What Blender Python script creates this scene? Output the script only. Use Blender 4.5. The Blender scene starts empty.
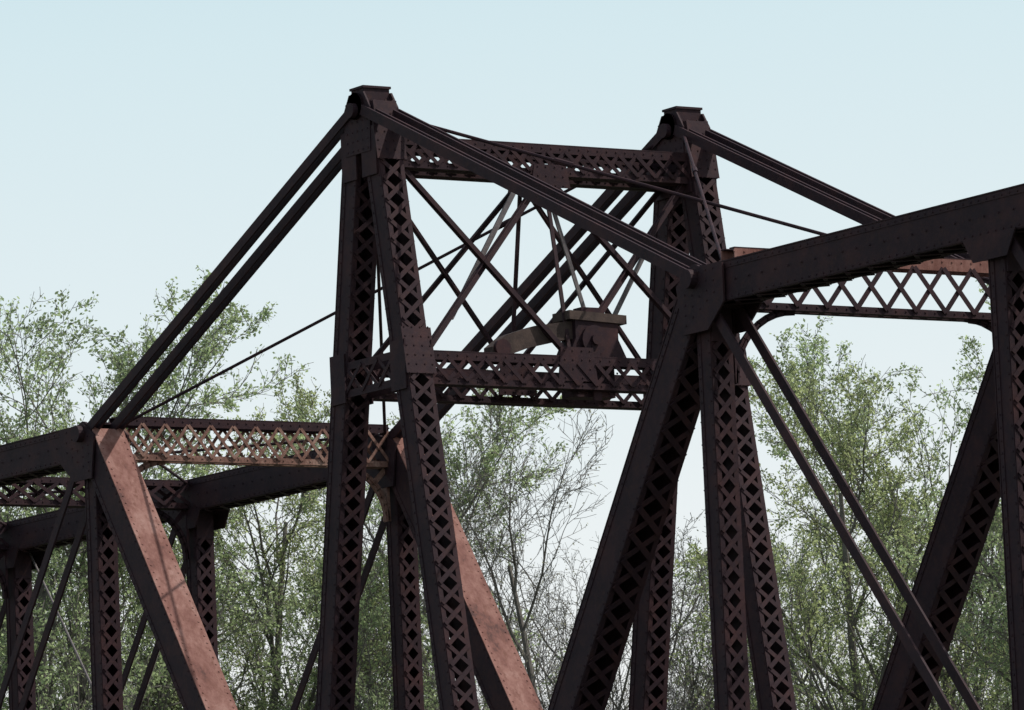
import bpy, math, random
import numpy as np
from mathutils import Vector, Matrix
sc=bpy.context.scene
W=5.5; L=8.446; H=3.813; K=.1737; M=.6877; N=.8138; P=6.478; ZB=-P/N
GZ=-13.3
ZC=-.12   # top chord centre
ZS=-.17   # tower portal lower strut centre
# ---------------- materials
def nodes(name):
    m=bpy.data.materials.new(name); m.use_nodes=True; nt=m.node_tree
    return m,nt,nt.nodes['Principled BSDF']
def noise_mat(name,cols,scale=3,rough=.7,metal=0,bump=.2,detail=8,spec=.3,stretch=(1,1,1),speck=None):
    m,nt,b=nodes(name)
    tc=nt.nodes.new('ShaderNodeTexCoord'); mp=nt.nodes.new('ShaderNodeMapping'); mp.inputs['Scale'].default_value=stretch
    n=nt.nodes.new('ShaderNodeTexNoise'); n.inputs['Scale'].default_value=scale; n.inputs['Detail'].default_value=detail; n.inputs['Roughness'].default_value=.72
    r=nt.nodes.new('ShaderNodeValToRGB')
    nt.links.new(tc.outputs['Object'],mp.inputs[0]); nt.links.new(mp.outputs[0],n.inputs['Vector']); nt.links.new(n.outputs[0],r.inputs[0])
    e=r.color_ramp.elements
    for i,(p,c) in enumerate(cols):
        el=e[i] if i<2 else e.new(p)
        el.position=p; el.color=(*c,1)
    last=r.outputs[0]
    if speck:
        n3=nt.nodes.new('ShaderNodeTexNoise'); n3.inputs['Scale'].default_value=scale*5; n3.inputs['Detail'].default_value=8; n3.inputs['Roughness'].default_value=.75
        nt.links.new(mp.outputs[0],n3.inputs['Vector'])
        r3=nt.nodes.new('ShaderNodeValToRGB'); r3.color_ramp.elements[0].position=.50; r3.color_ramp.elements[1].position=.66
        nt.links.new(n3.outputs[0],r3.inputs[0])
        mx=nt.nodes.new('ShaderNodeMixRGB'); mx.inputs[2].default_value=(*speck,1)
        nt.links.new(r3.outputs[0],mx.inputs[0]); nt.links.new(last,mx.inputs[1]); last=mx.outputs[0]
    nt.links.new(last,b.inputs['Base Color'])
    n2=nt.nodes.new('ShaderNodeTexNoise'); n2.inputs['Scale'].default_value=scale*6; n2.inputs['Detail'].default_value=6
    nt.links.new(tc.outputs['Object'],n2.inputs['Vector'])
    bp=nt.nodes.new('ShaderNodeBump'); bp.inputs['Strength'].default_value=bump; bp.inputs['Distance'].default_value=.02
    nt.links.new(n2.outputs[0],bp.inputs['Height']); nt.links.new(bp.outputs[0],b.inputs['Normal'])
    b.inputs['Roughness'].default_value=rough; b.inputs['Metallic'].default_value=metal
    b.inputs['Specular IOR Level'].default_value=spec
    return m
DARK=noise_mat('dark_weathered_steel',[(.32,(.018,.0095,.0135)),(.50,(.028,.0135,.018)),(.64,(.046,.019,.021)),(.82,(.085,.034,.029))],2.0,.72,spec=.16,speck=(.040,.018,.018))
RED=noise_mat('sunlit_faded_red_oxide_paint',[(.33,(.06,.025,.022)),(.43,(.15,.060,.048)),(.55,(.22,.105,.086)),(.70,(.30,.175,.15))],1.8,.75,stretch=(1.2,1.2,.45),spec=.2,speck=(.13,.050,.036))  # weathered red oxide, with the brightness of sunlit faces put into the colour
ORG=noise_mat('sunlit_rust_lattice_paint',[(.3,(.08,.033,.026)),(.5,(.21,.105,.08)),(.75,(.38,.26,.21))],4,.7,speck=(.10,.045,.034))  # rusty left-strut lattice, lightened in its colour to look sunlit
ROD=noise_mat('worn_grey_steel_rod',[(.3,(.06,.048,.052)),(.7,(.19,.165,.165))],4,.5)
WOOD=noise_mat('creosoted_timber',[(.3,(.028,.018,.017)),(.7,(.085,.055,.045))],5,.85)
STONE=noise_mat('limestone_masonry',[(.3,(.22,.2,.17)),(.7,(.36,.33,.28))],1.5,.9)
MATS=[DARK,RED,ORG,ROD,WOOD,STONE]
class MB:
    def __init__(s): s.v=[];s.f=[];s.m=[]
    def hexa(s,c8,mi):
        b=len(s.v); s.v+= [tuple(c) for c in c8]
        for f in ((0,3,2,1),(4,5,6,7),(0,1,5,4),(1,2,6,5),(2,3,7,6),(3,0,4,7)):
            s.f.append(tuple(b+i for i in f)); s.m.append(mi)
    def bar(s,p1,p2,a,b,wa,wb,mi=0):
        p1=Vector(p1);p2=Vector(p2);A=a*wa/2;B=b*wb/2
        s.hexa([p1-A-B,p1+A-B,p1+A+B,p1-A+B,p2-A-B,p2+A-B,p2+A+B,p2-A+B],mi)
    def prism(s,pts,d,mi=0):
        b=len(s.v);n=len(pts);d=Vector(d)
        s.v+=[tuple(Vector(p)) for p in pts]+[tuple(Vector(p)+d) for p in pts]
        s.f.append(tuple(b+i for i in range(n))[::-1]);s.m.append(mi)
        s.f.append(tuple(b+n+i for i in range(n)));s.m.append(mi)
        for i in range(n):
            j=(i+1)%n; s.f.append((b+i,b+j,b+n+j,b+n+i));s.m.append(mi)
    def rod(s,p1,p2,r,mi=0,k=8):
        p1=Vector(p1);p2=Vector(p2);t=(p2-p1).normalized()
        a=t.orthogonal().normalized();c=t.cross(a)
        pts=[p1+(a*math.cos(2*math.pi*i/k)+c*math.sin(2*math.pi*i/k))*r for i in range(k)]
        s.prism(pts,p2-p1,mi)
    def rivet(s,p,n,mi=0,r=.018):
        n=Vector(n);a=n.orthogonal().normalized();c=n.cross(a);p=Vector(p)
        b=len(s.v)
        for rr,h in((r,0),(r*.65,r*.55)):
            for i in range(6):
                an=i*math.pi/3; s.v.append(tuple(p+(a*math.cos(an)+c*math.sin(an))*rr+n*h))
        for i in range(6):
            j=(i+1)%6; s.f.append((b+i,b+j,b+6+j,b+6+i)); s.m.append(mi)
        s.f.append(tuple(b+6+i for i in range(6))); s.m.append(mi)
    def rivrow(s,p1,p2,n,step=.15,mi=0):
        p1=Vector(p1);p2=Vector(p2);k=max(1,int((p2-p1).length/step))
        for i in range(k+1): s.rivet(p1+(p2-p1)*i/k,n,mi)
    def obj(s,name,parent=None):
        me=bpy.data.meshes.new(name); me.from_pydata(s.v,[],s.f)
        for m in MATS: me.materials.append(m)
        me.polygons.foreach_set('material_index',s.m); me.update()
        o=bpy.data.objects.new(name,me); sc.collection.objects.link(o)
        if parent: o.parent=parent
        return o
Y=Vector((0,1,0));X=Vector((1,0,0));Z=Vector((0,0,1))
def lace(mb,p1,p2,side,n,w,pitch,bw=.055,mi=0,th=.012):
    p1=Vector(p1);p2=Vector(p2);ln=(p2-p1).length;k=max(1,round(ln/pitch));t=(p2-p1)/k
    for i in range(k):
        a=p1+t*i
        for q,sg in ((0,1),(1,-1)):
            u=a+side*(-sg*w/2);v=a+t+side*(sg*w/2)
            d=(v-u).normalized();o=n*(th*.6*(q*2-1))
            mb.bar(u+o,v+o,d.cross(n).normalized(),n,bw,th,mi)
def member(mb,p1,p2,side,wy,wn,nh,pos='lace',neg='lace',mi=0,mpos=None,pitch=.36,fl=.075,riv=True,bw=.055):
    p1=Vector(p1);p2=Vector(p2);t=(p2-p1).normalized();n=(Vector(nh)-t*Vector(nh).dot(t)).normalized()
    side=(side-t*side.dot(t)-n*side.dot(n)).normalized()
    if mpos is None: mpos=mi
    for s in(-1,1):
        c=side*(s*(wy/2-.01)); mb.bar(p1+c,p2+c,side,n,.02,wn,mi)
        for q in(-1,1):
            c2=side*(s*(wy/2-fl/2+.004))+n*(q*(wn/2+.006)); mb.bar(p1+c2,p2+c2,side,n,fl,.012,mi)
            c3=side*(s*(wy/2+.005))+n*(q*(wn/2-fl/2)); mb.bar(p1+c3,p2+c3,side,n,.010,fl,mi)
            if riv and s==-1: 
                c4=side*(s*(wy/2+.010))+n*(q*(wn/2-fl/2)); mb.rivrow(p1+c4,p2+c4,side*s,.16,mi)
    for q,kind in((1,pos),(-1,neg)):
        if kind=='plate':
            c=n*(q*(wn/2+.022)); mb.bar(p1+c,p2+c,side,n,wy+.03,.018,mpos if q==1 else mi)
            if riv:
                for s in(-1,1):
                    c=n*(q*(wn/2+.031))+side*(s*(wy/2-.045)); mb.rivrow(p1+c,p2+c,n*q,.14,mpos if q==1 else mi)
        elif kind=='lace':
            c=n*(q*(wn/2+.024)); lace(mb,p1+c,p2+c,side,n,wy-.05,pitch,mi=mi,bw=bw)
            for e,f in((p1,1),(p2,-1)):
                g=e+t*f*.25+c; mb.bar(g-t*.25,g+t*.25,side,n,wy-.01,.03,mi)
bridge=bpy.data.objects.new('swing_truss_bridge',None); sc.collection.objects.link(bridge)
def circ(mb,c,ax,r,th,mi=0,k=16):
    c=Vector(c); mb.rod(c-ax*th/2,c+ax*th/2,r,mi,k)
def plateXZ(mb,pts,y,mi=0,th=.022):
    mb.prism([(a,y-th/2,b) for a,b in pts],(0,th,0),mi)
def eyebar(mb,p1,p2,mi=0,dep=.17,th=.035,eye=.17):
    p1=Vector(p1);p2=Vector(p2);t=(p2-p1).normalized();n=t.cross(Y).normalized()
    mb.bar(p1,p2,Y,n,th,dep,mi); circ(mb,p1,Y,eye,th+.004,mi);circ(mb,p2,Y,eye,th+.004,mi)
NP=5
for ti,y0 in enumerate((0,W)):
    mb=MB()
    zt=H+.05; zb=ZB-.2
    for s in(-1,1):
        f=lambda z:(s*(.15+K*(H-z)),y0,z)
        member(mb,f(zt-.1),f(zb),Y,.40,.36,X,'lace','lace' if s>0 else 'plate',pitch=.30,bw=.066)
        for zc,hh in((ZS+.03,.36),(H-.75,.36)):
            x=f(zc)[0]
            for q in(-1,1):
                plateXZ(mb,[(x-.21,zc-hh),(x+.19,zc-hh),(x+.19,zc+hh),(x-.21,zc+hh)],y0+q*.228)
            if s>0:
                mb.bar(Vector(f(zc-hh*.4))+X*(.222),Vector(f(zc+hh*1.5))+X*.222,Y,X,.50,.02,0)
                for yy in(-.2,-.07,.07,.2): mb.rivrow(Vector(f(zc-hh*.4))+X*.232+Y*yy,Vector(f(zc+hh*1.5))+X*.232+Y*yy,X,.12,0)
    for zc in(ZS+.2,ZS-.2):
        w=.15+K*(H-zc)-.2
        for q in(-1,1): mb.bar((-w,y0+q*.19,zc),(w,y0+q*.19,zc),Y,Z,.02,.11)
    for q in(-1,1): lace(mb,(-w,y0+q*.205,ZS),(w,y0+q*.205,ZS),Z,Y,.4,.4)
    for q in(-1,1):
        plateXZ(mb,[(-.34,H-.75),(.34,H-.75),(.36,H-.1),(.20,H+.14),(-.20,H+.14),(-.36,H-.1)],y0+q*.235,0,.03)
        for k in range(5):
            mb.rivrow((-.28+.14*k,y0+q*.25,H-.7),(-.28+.14*k,y0+q*.25,H+.0),(0,q,0),.12,0)
    mb.bar((0,y0,H+.02),(0,y0,H+.20),X,Y,.34,.44)
    mb.bar((0,y0,H+.2),(0,y0,H+.235),X,Y,.38,.48)
    circ(mb,(0,y0,H-.12),Y,.11,.75)
    for s in(-1,1):
        for yy in(-.27,-.15,.15,.27):
            eyebar(mb,(0,y0+yy,H-.05),(s*L,y0+yy,.0),dep=.15,eye=.2)
        member(mb,(s*(L-.05),y0,-.10),(s*(L-M*(-ZB)),y0,ZB),Y,.52,.50,(-s,0,.5) ,'plate','lace',mpos=1 if s<0 else 0,pitch=.40,bw=.085)  # only left-arm cover plates get the red with sunlight painted in
        for q in(-1,1):
            plateXZ(mb,[(s*(L-.28),-.72),(s*(L+.30),-.72),(s*(L+.7),ZC-.27),(s*(L+.7),ZC+.25),(s*(L-.05),ZC+.28),(s*(L-.40),-.05)],y0+q*.30,0,.03)
            for k in range(5): mb.rivrow((s*(L-.2+.17*k),y0+q*.315,-.60+.09*k),(s*(L-.2+.17*k),y0+q*.315,.08),(0,q,0),.13,0)
        circ(mb,(s*L,y0,0),Y,.13,.85)
        member(mb,(s*(L-.15),y0,ZC),(s*(L+NP*P),y0,ZC),Y,.5,.50,Z,'plate','lace',pitch=.5)
        mb.rivrow((s*L,y0-.262,ZC),(s*(L+NP*P),y0-.262,ZC),(0,-1,0),.3,0)
        member(mb,(0,y0,ZB),(s*(L+NP*P),y0,ZB),Y,.45,.5,Z,'plate','lace',pitch=.5,riv=False)
        for i in range(NP+1):
            x=s*(L+i*P)
            member(mb,(x,y0,-.35),(x,y0,ZB),Y,.34,.30,X,'lace','lace' if (s>0 and i==0) else 'plate',pitch=.30,riv=(i<2),bw=.066)
            if i<NP:
                for yy in(-.22,.22): eyebar(mb,(x,y0+yy,ZC+.05),(x+s*P,y0+yy,ZB),dep=.15,eye=.18)
            if i in(2,3):
                mb.rod((x,y0+.1,-.1),(x-s*P,y0+.1,ZB),.02,3)
            if i:
                for q in(-1,1):
                    plateXZ(mb,[(x-.35,-.68),(x+.35,-.68),(x+.55,-.36),(x-.55,-.36)],y0+q*.285)
    mb.obj('near_truss' if ti==0 else 'far_truss',bridge)
def latstrut(mb,x,zc,dep,xs,mi,mtop,pitch=.5,topw=.09,knee=.85,y1=.28,y2=W-.28,back=True,bw=.06):
    for q in(-1,1):
        xx=x+q*xs/2
        mb.bar((xx,y1,zc+dep/2-topw/2),(xx,y2,zc+dep/2-topw/2),X,Z,.015,topw,mtop)
        mb.bar((xx,y1,zc-dep/2+.04),(xx,y2,zc-dep/2+.04),X,Z,.015,.08,mi)
        mb.bar((xx-q*.05,y1,zc+dep/2+.007),(xx-q*.05,y2,zc+dep/2+.007),X,Z,.12,.014,0)
        mb.bar((xx-q*.05,y1,zc-dep/2-.007),(xx-q*.05,y2,zc-dep/2-.007),X,Z,.12,.014,mi)
        zc2=zc-(topw-.08)/2; dd=dep-topw-.02
        if q==1 or back: lace(mb,(xx+q*.022,y1,zc2),(xx+q*.022,y2,zc2),Z,X,dd,pitch,bw=bw,mi=mi)
        if q==1:
            mb.rivrow((xx+.008,y1,zc+dep/2-.045),(xx+.008,y2,zc+dep/2-.045),X,.16,mtop)
            mb.rivrow((xx+.008,y1,zc-dep/2+.04),(xx+.008,y2,zc-dep/2+.04),X,.16,mi)
    if knee:
        R=knee
        for ya,sg in((y1,1),(y2,-1)):
            k=10; zt=zc-dep/2-.015; prev=None
            for i in range(k+1):
                an=math.pi/2*i/k
                p=Vector((x,ya+sg*(R-R*math.cos(an)),zt-R+R*math.sin(an)))
                if prev is not None:
                    d=(p-prev).normalized(); nn=d.cross(X).normalized()
                    mb.bar(prev-d*.01,p+d*.01,X,nn,.16,.025,mi)
                    mb.bar(prev-d*.01+X*.05,p+d*.01+X*.05,X,nn,.014,.10,mi)
                prev=p
            mb.bar((x,ya+.0,zt-R),(x,ya,zt),X,Y,.16,.05,mi)
            mb.bar((x+.05,ya+sg*.03,zt-.03),(x+.05,ya+sg*R*.28,zt-R*.28),X,Vector((0,1,sg)).normalized(),.012,.09,mi)
mb=MB()
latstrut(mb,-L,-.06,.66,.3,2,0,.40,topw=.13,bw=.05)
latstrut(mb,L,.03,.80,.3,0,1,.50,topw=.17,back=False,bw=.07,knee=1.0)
for i in range(1,NP+1):
    for s in(-1,1): latstrut(mb,s*(L+i*P),-.10,.45,.3,0,0,.5)
mb.obj('portal_struts',bridge)
mb=MB()
for s in(-1,1):
    for zc,dep in((ZS,.46),(H-.75,.44)):
        x=s*(.15+K*(H-zc)); latstrut(mb,x,zc,dep,.26,0,0,.32,topw=.12,knee=0,y1=.2,y2=W-.2,back=False)
    zt,zb=H-.97,ZS+.22
    fx=lambda z:s*(.15+K*(H-z))
    mid=W/2
    for ya,yb in((.25,mid),(mid,W-.25)):
        for (a,c) in((ya,yb),(yb,ya)):
            p1=Vector((fx(zt),a,zt));p2=Vector((fx(zb),c,zb)); d=(p2-p1).normalized();nn=d.cross(X).normalized()
            o=X*(.02*(1 if a<c else -1))
            mb.bar(p1+o,p2+o,X,nn,.03,.11 if s>0 else .08,0)
            mb.bar(p1+o+nn*.04+X*.04,p2+o+nn*.04+X*.04,X,nn,.06,.012,0)
    for z,h in((zt+.0,.34),(zb-.05,.5)):
        xx=fx(z)+.16
        mb.prism([(xx,mid-.34,z-h*.6),(xx,mid+.34,z-h*.6),(xx,mid+.28,z+h*.4),(xx,mid-.28,z+h*.4)],(.02,0,0),0)
        for yy in(-.22,-.08,.08,.22): mb.rivrow((xx+.02,mid+yy,z-h*.5),(xx+.02,mid+yy,z+h*.3),X,.12,0)
    mb.bar((fx(zt),mid,zt),(fx(zb),mid,zb),X,Y,.03,.06,0)
mb.bar((.35,2.3,2.75),(.35,1.0,.65),X,Vector((0,.85,-.53)),.03,.08,3)
mb.bar((.35,2.75,2.7),(.35,3.45,.5),X,Vector((0,.94,.34)),.03,.06,3)
mb.bar((.35,4.55,1.9),(.35,3.65,.45),X,Vector((0,.84,-.54)),.03,.07,3)
mb.obj('tower_portal_bracing',bridge)
mb=MB()
# operating linkage: forged rocker beam, bearing block and bell crank resting on the strut
xb=.62; zt=ZS+.23
pts=[(1.45,.14),(1.7,.32),(2.2,.47),(2.8,.56),(3.45,.58),(3.45,.36),(2.7,.28),(2.1,.15),(1.75,.03),(1.45,.0)]
mb.prism([(xb-.12,a,zt+c) for a,c in pts],(.24,0,0),4)
mb.prism([(xb-.18,a,zt+c) for a,c in((2.70,.0),(3.75,.0),(3.60,.30),(3.60,.58),(2.85,.58),(2.85,.30))],(.38,0,0),0)
mb.bar((xb,2.74,zt+.645),(xb,3.74,zt+.60),X,Z,.46,.13,4)
mb.bar((xb,3.2,zt+.70),(xb,3.2,zt+.78),X,Y,.22,.34,0)
circ(mb,(xb+.23,3.15,zt+.28),X,.22,.06,0); circ(mb,(xb+.27,3.15,zt+.28),X,.08,.1,0)
mb.bar((xb+.25,3.15,zt+.28),(xb+.25,3.15,zt-.62),X,Y,.04,.14,0)
mb.bar((xb+.02,3.15,zt-.56),(xb+.02,3.15,zt+.0),X,Y,.34,.72,0)
circ(mb,(xb+.14,1.60,zt+.12),X,.13,.08,0)
for yy in(2.85,3.0,3.4,3.55): mb.rivrow((xb+.20,yy,zt-.5),(xb+.20,yy,zt-.05),X,.14,0)
mb.obj('operating_linkage',bridge)
mb=MB()
for a,b in(((0,0),(L,W)),((0,W),(L,0)),((0,W),(-L,0)),((0,0),(-L,W))):
    sg=1 if b[0]>0 else -1; dy=1 if b[1]>a[1] else -1
    p1=Vector((sg*.3,a[1]+dy*.2,H-.22));p2=Vector((b[0],b[1]-dy*.25,.08))
    mb.rod(p1,p2,.026,0)
    d=(p2-p1).normalized(); mm=p1+(p2-p1)*.28; mb.rod(mm-d*.15,mm+d*.15,.045,0)
for s in(-1,1):
    for i in range(NP):
        x0=s*(L+i*P);x1=s*(L+(i+1)*P)
        mb.rod((x0,.2,.1),(x1,W-.2,.1),.025,0); mb.rod((x0,W-.2,.15),(x1,.2,.15),.025,0)
mb.obj('sway_rods',bridge)
mb=MB()
xe=L+NP*P
for i in range(-NP-1,NP+2):
    x=0 if i==0 else (1 if i>0 else -1)*(L+(abs(i)-1)*P)
    mb.bar((x,.2,ZB+.1),(x,W-.2,ZB+.1),X,Z,.3,.8,0)
for yy in (1.9,3.6): mb.bar((-xe,yy,ZB+.25),(xe,yy,ZB+.25),Y,Z,.25,.45,0)
n=int(2*xe/.5)
for i in range(n): 
    x=-xe+.25+i*.5; mb.bar((x,1.3,ZB+.6),(x,4.2,ZB+.6),X,Z,.24,.22,4)
for yy in(2.03,3.47):
    mb.bar((-xe,yy,ZB+.73),(xe,yy,ZB+.73),Y,Z,.14,.03,3); mb.bar((-xe,yy,ZB+.8),(xe,yy,ZB+.8),Y,Z,.03,.11,3); mb.bar((-xe,yy,ZB+.87),(xe,yy,ZB+.87),Y,Z,.07,.04,3)
mb.rod((0,W/2,ZB-1.3),(0,W/2,ZB-.3),3.4,0,40)
mb.obj('deck_and_turntable',bridge)
def pier(x,r,name):
    mb=MB(); z=GZ-1; k=36
    while z<ZB-1.35:
        h=.55 if z+.55<ZB-1.35 else ZB-1.35-z
        mb.rod((x,W/2,z),(x,W/2,z+h-.03),r-.03*(z-GZ)*.5,5,k); mb.rod((x,W/2,z+h-.03),(x,W/2,z+h),r-.04-.03*(z-GZ)*.5,5,k); z+=h
    mb.obj(name)
pier(0,4.4,'stone_pier'); pier(-xe+.5,2.6,'stone_pier'); pier(xe-.5,2.6,'stone_pier')
def sheet(name,x0,x1,y0,y1,z,mat,n=2):
    me=bpy.data.meshes.new(name);v=[];f=[]
    for i in range(n):
        for j in range(n): v.append((x0+(x1-x0)*i/(n-1),y0+(y1-y0)*j/(n-1),z))
    for i in range(n-1):
        for j in range(n-1): a=i*n+j; f.append((a,a+n,a+n+1,a+1))
    me.from_pydata(v,[],f);me.materials.append(mat);me.update();o=bpy.data.objects.new(name,me);sc.collection.objects.link(o)
GR=noise_mat('spring_grass_ground',[(.3,(.05,.07,.025)),(.55,(.07,.095,.03)),(.75,(.12,.10,.06))],.15,.95)
sheet('ground',-3000,3000,-3000,3000,GZ,GR,20)
WA,nt,b=nodes('river_water'); b.inputs['Base Color'].default_value=(.05,.06,.045,1); b.inputs['Roughness'].default_value=.08
nn=nt.nodes.new('ShaderNodeTexNoise');nn.inputs['Scale'].default_value=1.2;bp=nt.nodes.new('ShaderNodeBump');bp.inputs['Strength'].default_value=.3
tc=nt.nodes.new('ShaderNodeTexCoord');nt.links.new(tc.outputs['Object'],nn.inputs['Vector']);nt.links.new(nn.outputs[0],bp.inputs['Height']);nt.links.new(bp.outputs[0],b.inputs['Normal'])
sheet('river',-33,30,-3000,3000,GZ+.02,WA)
# ---------------- trees
def leafmat(name,c,t):
    m=bpy.data.materials.new(name);m.use_nodes=True;nt=m.node_tree;nt.nodes.clear()
    out=nt.nodes.new('ShaderNodeOutputMaterial');d=nt.nodes.new('ShaderNodeBsdfDiffuse');tr=nt.nodes.new('ShaderNodeBsdfTranslucent');mx=nt.nodes.new('ShaderNodeMixShader')
    tc=nt.nodes.new('ShaderNodeTexCoord');n=nt.nodes.new('ShaderNodeTexNoise');n.inputs['Scale'].default_value=.9;n.inputs['Detail'].default_value=2
    nt.links.new(tc.outputs['Object'],n.inputs['Vector'])
    for node,col in((d,c),(tr,t)):
        r=nt.nodes.new('ShaderNodeValToRGB');nt.links.new(n.outputs[0],r.inputs[0])
        r.color_ramp.elements[0].position=.35;r.color_ramp.elements[1].position=.68
        r.color_ramp.elements[0].color=(*[x*.75 for x in col],1);r.color_ramp.elements[1].color=(*[min(1,x*1.3) for x in col],1)
        nt.links.new(r.outputs[0],node.inputs['Color'])
    mx.inputs[0].default_value=.55
    nt.links.new(d.outputs[0],mx.inputs[1]);nt.links.new(tr.outputs[0],mx.inputs[2]);nt.links.new(mx.outputs[0],out.inputs[0])
    return m
LEAF=[leafmat('hazed_young_leaf_green',(.27,.31,.17),(.42,.52,.27)),leafmat('hazed_young_leaf_yellow',(.31,.34,.17),(.50,.57,.28)),leafmat('leaf_bud_grey',(.26,.25,.19),(.36,.36,.25))]  # leaf colours paled to stand in for aerial haze
BARK=noise_mat('grey_bark',[(.3,(.085,.075,.068)),(.7,(.20,.18,.16))],3,.9)
def tree_mesh(seed,height,leafn,lmat,lsize=.085,spread=1.0,nch=(17,9,6,5)):
    rnd=random.Random(seed);R=rnd.uniform
    V=[];F=[];MI=[]
    def tube(pts,rad,k):
        b=len(V)
        for i,p in enumerate(pts):
            t=(pts[min(i+1,len(pts)-1)]-pts[max(i-1,0)]).normalized()
            a=t.cross(Vector((.3,.9,.31))).normalized();c=t.cross(a)
            for j in range(k):
                an=2*math.pi*j/k; V.append(p+(a*math.cos(an)+c*math.sin(an))*rad[i])
        for i in range(len(pts)-1):
            for j in range(k):
                q=b+i*k;F.append((q+j,q+(j+1)%k,q+k+(j+1)%k,q+k+j));MI.append(0)
    twigs=[]
    def br(p,d,ln,r,lv):
        ns=(9,6,4,3,2)[lv];pts=[p.copy()];rad=[r];d=d.copy()
        jit=(.10,.20,.26,.30,.35)[lv];up=(.06,.13,.08,.05,.0)[lv]
        for i in range(ns):
            d=(d+Vector((R(-1,1),R(-1,1),R(-1,1)))*jit+Z*up).normalized()
            p=p+d*ln/ns;pts.append(p.copy()); rr=r*(1-(i+1)/ns*(.78 if lv<4 else .8)); rad.append(max(rr,.0055))
        tube(pts,rad,(8,6,4,3,3)[lv])
        if lv==4 : twigs.append(pts); return
        if lv==3: twigs.append(pts)
        nc=nch[lv]
        for c in range(nc):
            f=(.22 if lv==0 else .18)+(.80 if lv else .76)*(c+R(0,.9))/nc; f=min(f,.99)
            q=f*ns;i=int(q);pp=pts[i].lerp(pts[i+1],q-i);dd=(pts[i+1]-pts[i]).normalized()
            s=dd.orthogonal().normalized();s=Matrix.Rotation(R(0,6.283),3,dd)@s
            an=math.radians(R(28,58)); nd=dd*math.cos(an)+s*math.sin(an)*spread
            if lv>=1: nd.z+=.12
            cl=ln*((.50,.52,.5,.5)[lv])*(1.15-.55*f)*R(.75,1.2)
            if lv==0: cl=height*.42*(1.1-.6*f)*R(.8,1.15)
            br(pp,nd.normalized(),cl,max(.009,(rad[i]*.55)),lv+1)
    br(Vector((0,0,0)),Vector((R(-.05,.05),R(-.05,.05),1)),height*.88,height*.012,0)
    for tw in twigs:
        dens=leafn*R(.3,1.7)
        k=int(dens)+(1 if R(0,1)<dens%1 else 0)
        for _ in range(k):
            i=rnd.randrange(1,len(tw));c=tw[i-1].lerp(tw[i],R(0,1))+Vector((R(-1,1),R(-1,1),R(-1,1)))*.10
            a=Vector((R(-1,1),R(-1,1),R(-1,1))).normalized();e=a.orthogonal().normalized();e=Matrix.Rotation(R(0,6.28),3,a)@e;s=lsize*R(.5,1.25)
            g=a.cross(e);b=len(V);V.extend([c-e*s*.7,c+g*s*.42,c+e*s*.7,c-g*s*.42]);F.append((b,b+1,b+2,b+3));MI.append(1)
    me=bpy.data.meshes.new('tree_mesh');me.from_pydata([tuple(v) for v in V],[],F)
    me.materials.append(BARK);me.materials.append(lmat);me.polygons.foreach_set('material_index',MI);me.update()
    return me
TM=[tree_mesh(11,20,7,LEAF[0],.070),tree_mesh(23,20,6.5,LEAF[1],.068),tree_mesh(37,19,.8,LEAF[2],.05,nch=(16,9,7,4)),tree_mesh(5,20,7,LEAF[0],.072,1.15)]
# riverbank tree belt: bank line through (-41,29) running along (.545,.838)
B0=Vector((-41.3,29.3,GZ));BA=Vector((.545,.838,0));BF=Vector((-.838,.545,0))
rnd=random.Random(3)
front=[(-12.0,3,0,1.07),(-10.0,1,3,1.04),(-7.6,6,1,.99),(-4.6,3,0,.96),(-1.6,8,2,.92),(.8,2,2,.93),(2.8,7,2,.83),(5.0,10,2,.74),(8.4,2,1,.95),(10.8,5,0,.99),(12.6,-2,3,1.03),(-16.5,2,3,1.0),(16.3,3,0,1.0)]
back=[(s,rnd.uniform(18,34),rnd.choice((0,1,3)),rnd.uniform(.86,.97)) for s in np.arange(-24,27,4.6)]
for s,d,k,q in front+[(s+rnd.uniform(-1,1),d,(2 if -2<s<7 else k),sc_*(.76 if 1<s<8 else 1)) for s,d,k,sc_ in back]:
    o=bpy.data.objects.new('tree',TM[k]);sc.collection.objects.link(o)
    o.location=B0+BA*s+BF*d;o.scale=(q,q,q);o.rotation_euler=(0,0,rnd.uniform(0,6.28))
# ---------------- light
sd=Vector((.33,.50,.80)).normalized()
w=bpy.data.worlds.new('World');sc.world=w;w.use_nodes=True;nt=w.node_tree
sky=nt.nodes.new('ShaderNodeTexSky');sky.sky_type='NISHITA';sky.sun_disc=False
sky.sun_elevation=math.asin(sd.z);sky.sun_rotation=math.atan2(sd.x,sd.y);sky.dust_density=3;sky.air_density=1.0;sky.ozone_density=1
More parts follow.
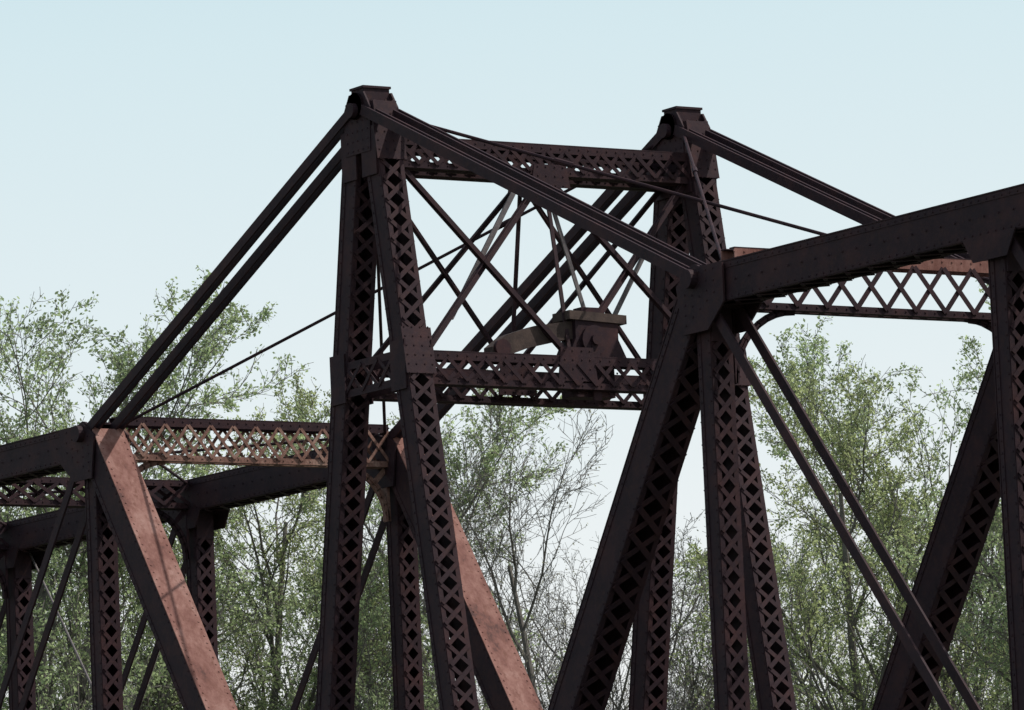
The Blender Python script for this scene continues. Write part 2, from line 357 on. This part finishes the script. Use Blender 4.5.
# spring haze: thicker and whiter towards the horizon
tc=nt.nodes.new('ShaderNodeTexCoord');sp=nt.nodes.new('ShaderNodeSeparateXYZ');nt.links.new(tc.outputs['Generated'],sp.inputs[0])
mr=nt.nodes.new('ShaderNodeMapRange');mr.inputs[1].default_value=0.18;mr.inputs[2].default_value=.6;mr.inputs[3].default_value=.93;mr.inputs[4].default_value=.25
nt.links.new(sp.outputs[2],mr.inputs[0])
hz=nt.nodes.new('ShaderNodeValToRGB');he=hz.color_ramp.elements
he[0].position=.075;he[0].color=(.98,1,1,1);he[1].position=.21;he[1].color=(.66,.86,.92,1)
nt.links.new(sp.outputs[2],hz.inputs[0])
sc8=nt.nodes.new('ShaderNodeVectorMath');sc8.operation='SCALE';sc8.inputs['Scale'].default_value=7.9;nt.links.new(hz.outputs[0],sc8.inputs[0])
mx=nt.nodes.new('ShaderNodeMixRGB')
nt.links.new(mr.outputs[0],mx.inputs[0]);nt.links.new(sky.outputs[0],mx.inputs[1]);nt.links.new(sc8.outputs[0],mx.inputs[2]);nt.links.new(mx.outputs[0],nt.nodes['Background'].inputs[0])
nt.nodes['Background'].inputs[1].default_value=.12
ld=bpy.data.lights.new('sun','SUN');ld.energy=4.0;ld.angle=math.radians(.5);ld.color=(1,.96,.89)
lo=bpy.data.objects.new('sun',ld);sc.collection.objects.link(lo);lo.rotation_euler=sd.to_track_quat('Z','Y').to_euler()
# ---------------- camera
yaw,pit,rol=-.9946,.1302,-.0439
fw=Vector((math.cos(pit)*math.sin(yaw),math.cos(pit)*math.cos(yaw),math.sin(pit)))
r=Vector((math.cos(yaw),-math.sin(yaw),0));u=r.cross(fw)
r2=math.cos(rol)*r+math.sin(rol)*u;u2=-math.sin(rol)*r+math.cos(rol)*u
cd=bpy.data.cameras.new('camera');co=bpy.data.objects.new('camera',cd);sc.collection.objects.link(co)
m=Matrix((r2,u2,-fw)).transposed().to_4x4();m.translation=Vector((75.9368,-47.0813,-11.6574));co.matrix_world=m
cd.sensor_width=36;cd.lens=6223.27/1024*36;cd.clip_end=6000;cd.clip_start=.5
sc.camera=co
sc.view_settings.view_transform='Standard';sc.view_settings.look='None';sc.view_settings.exposure=0
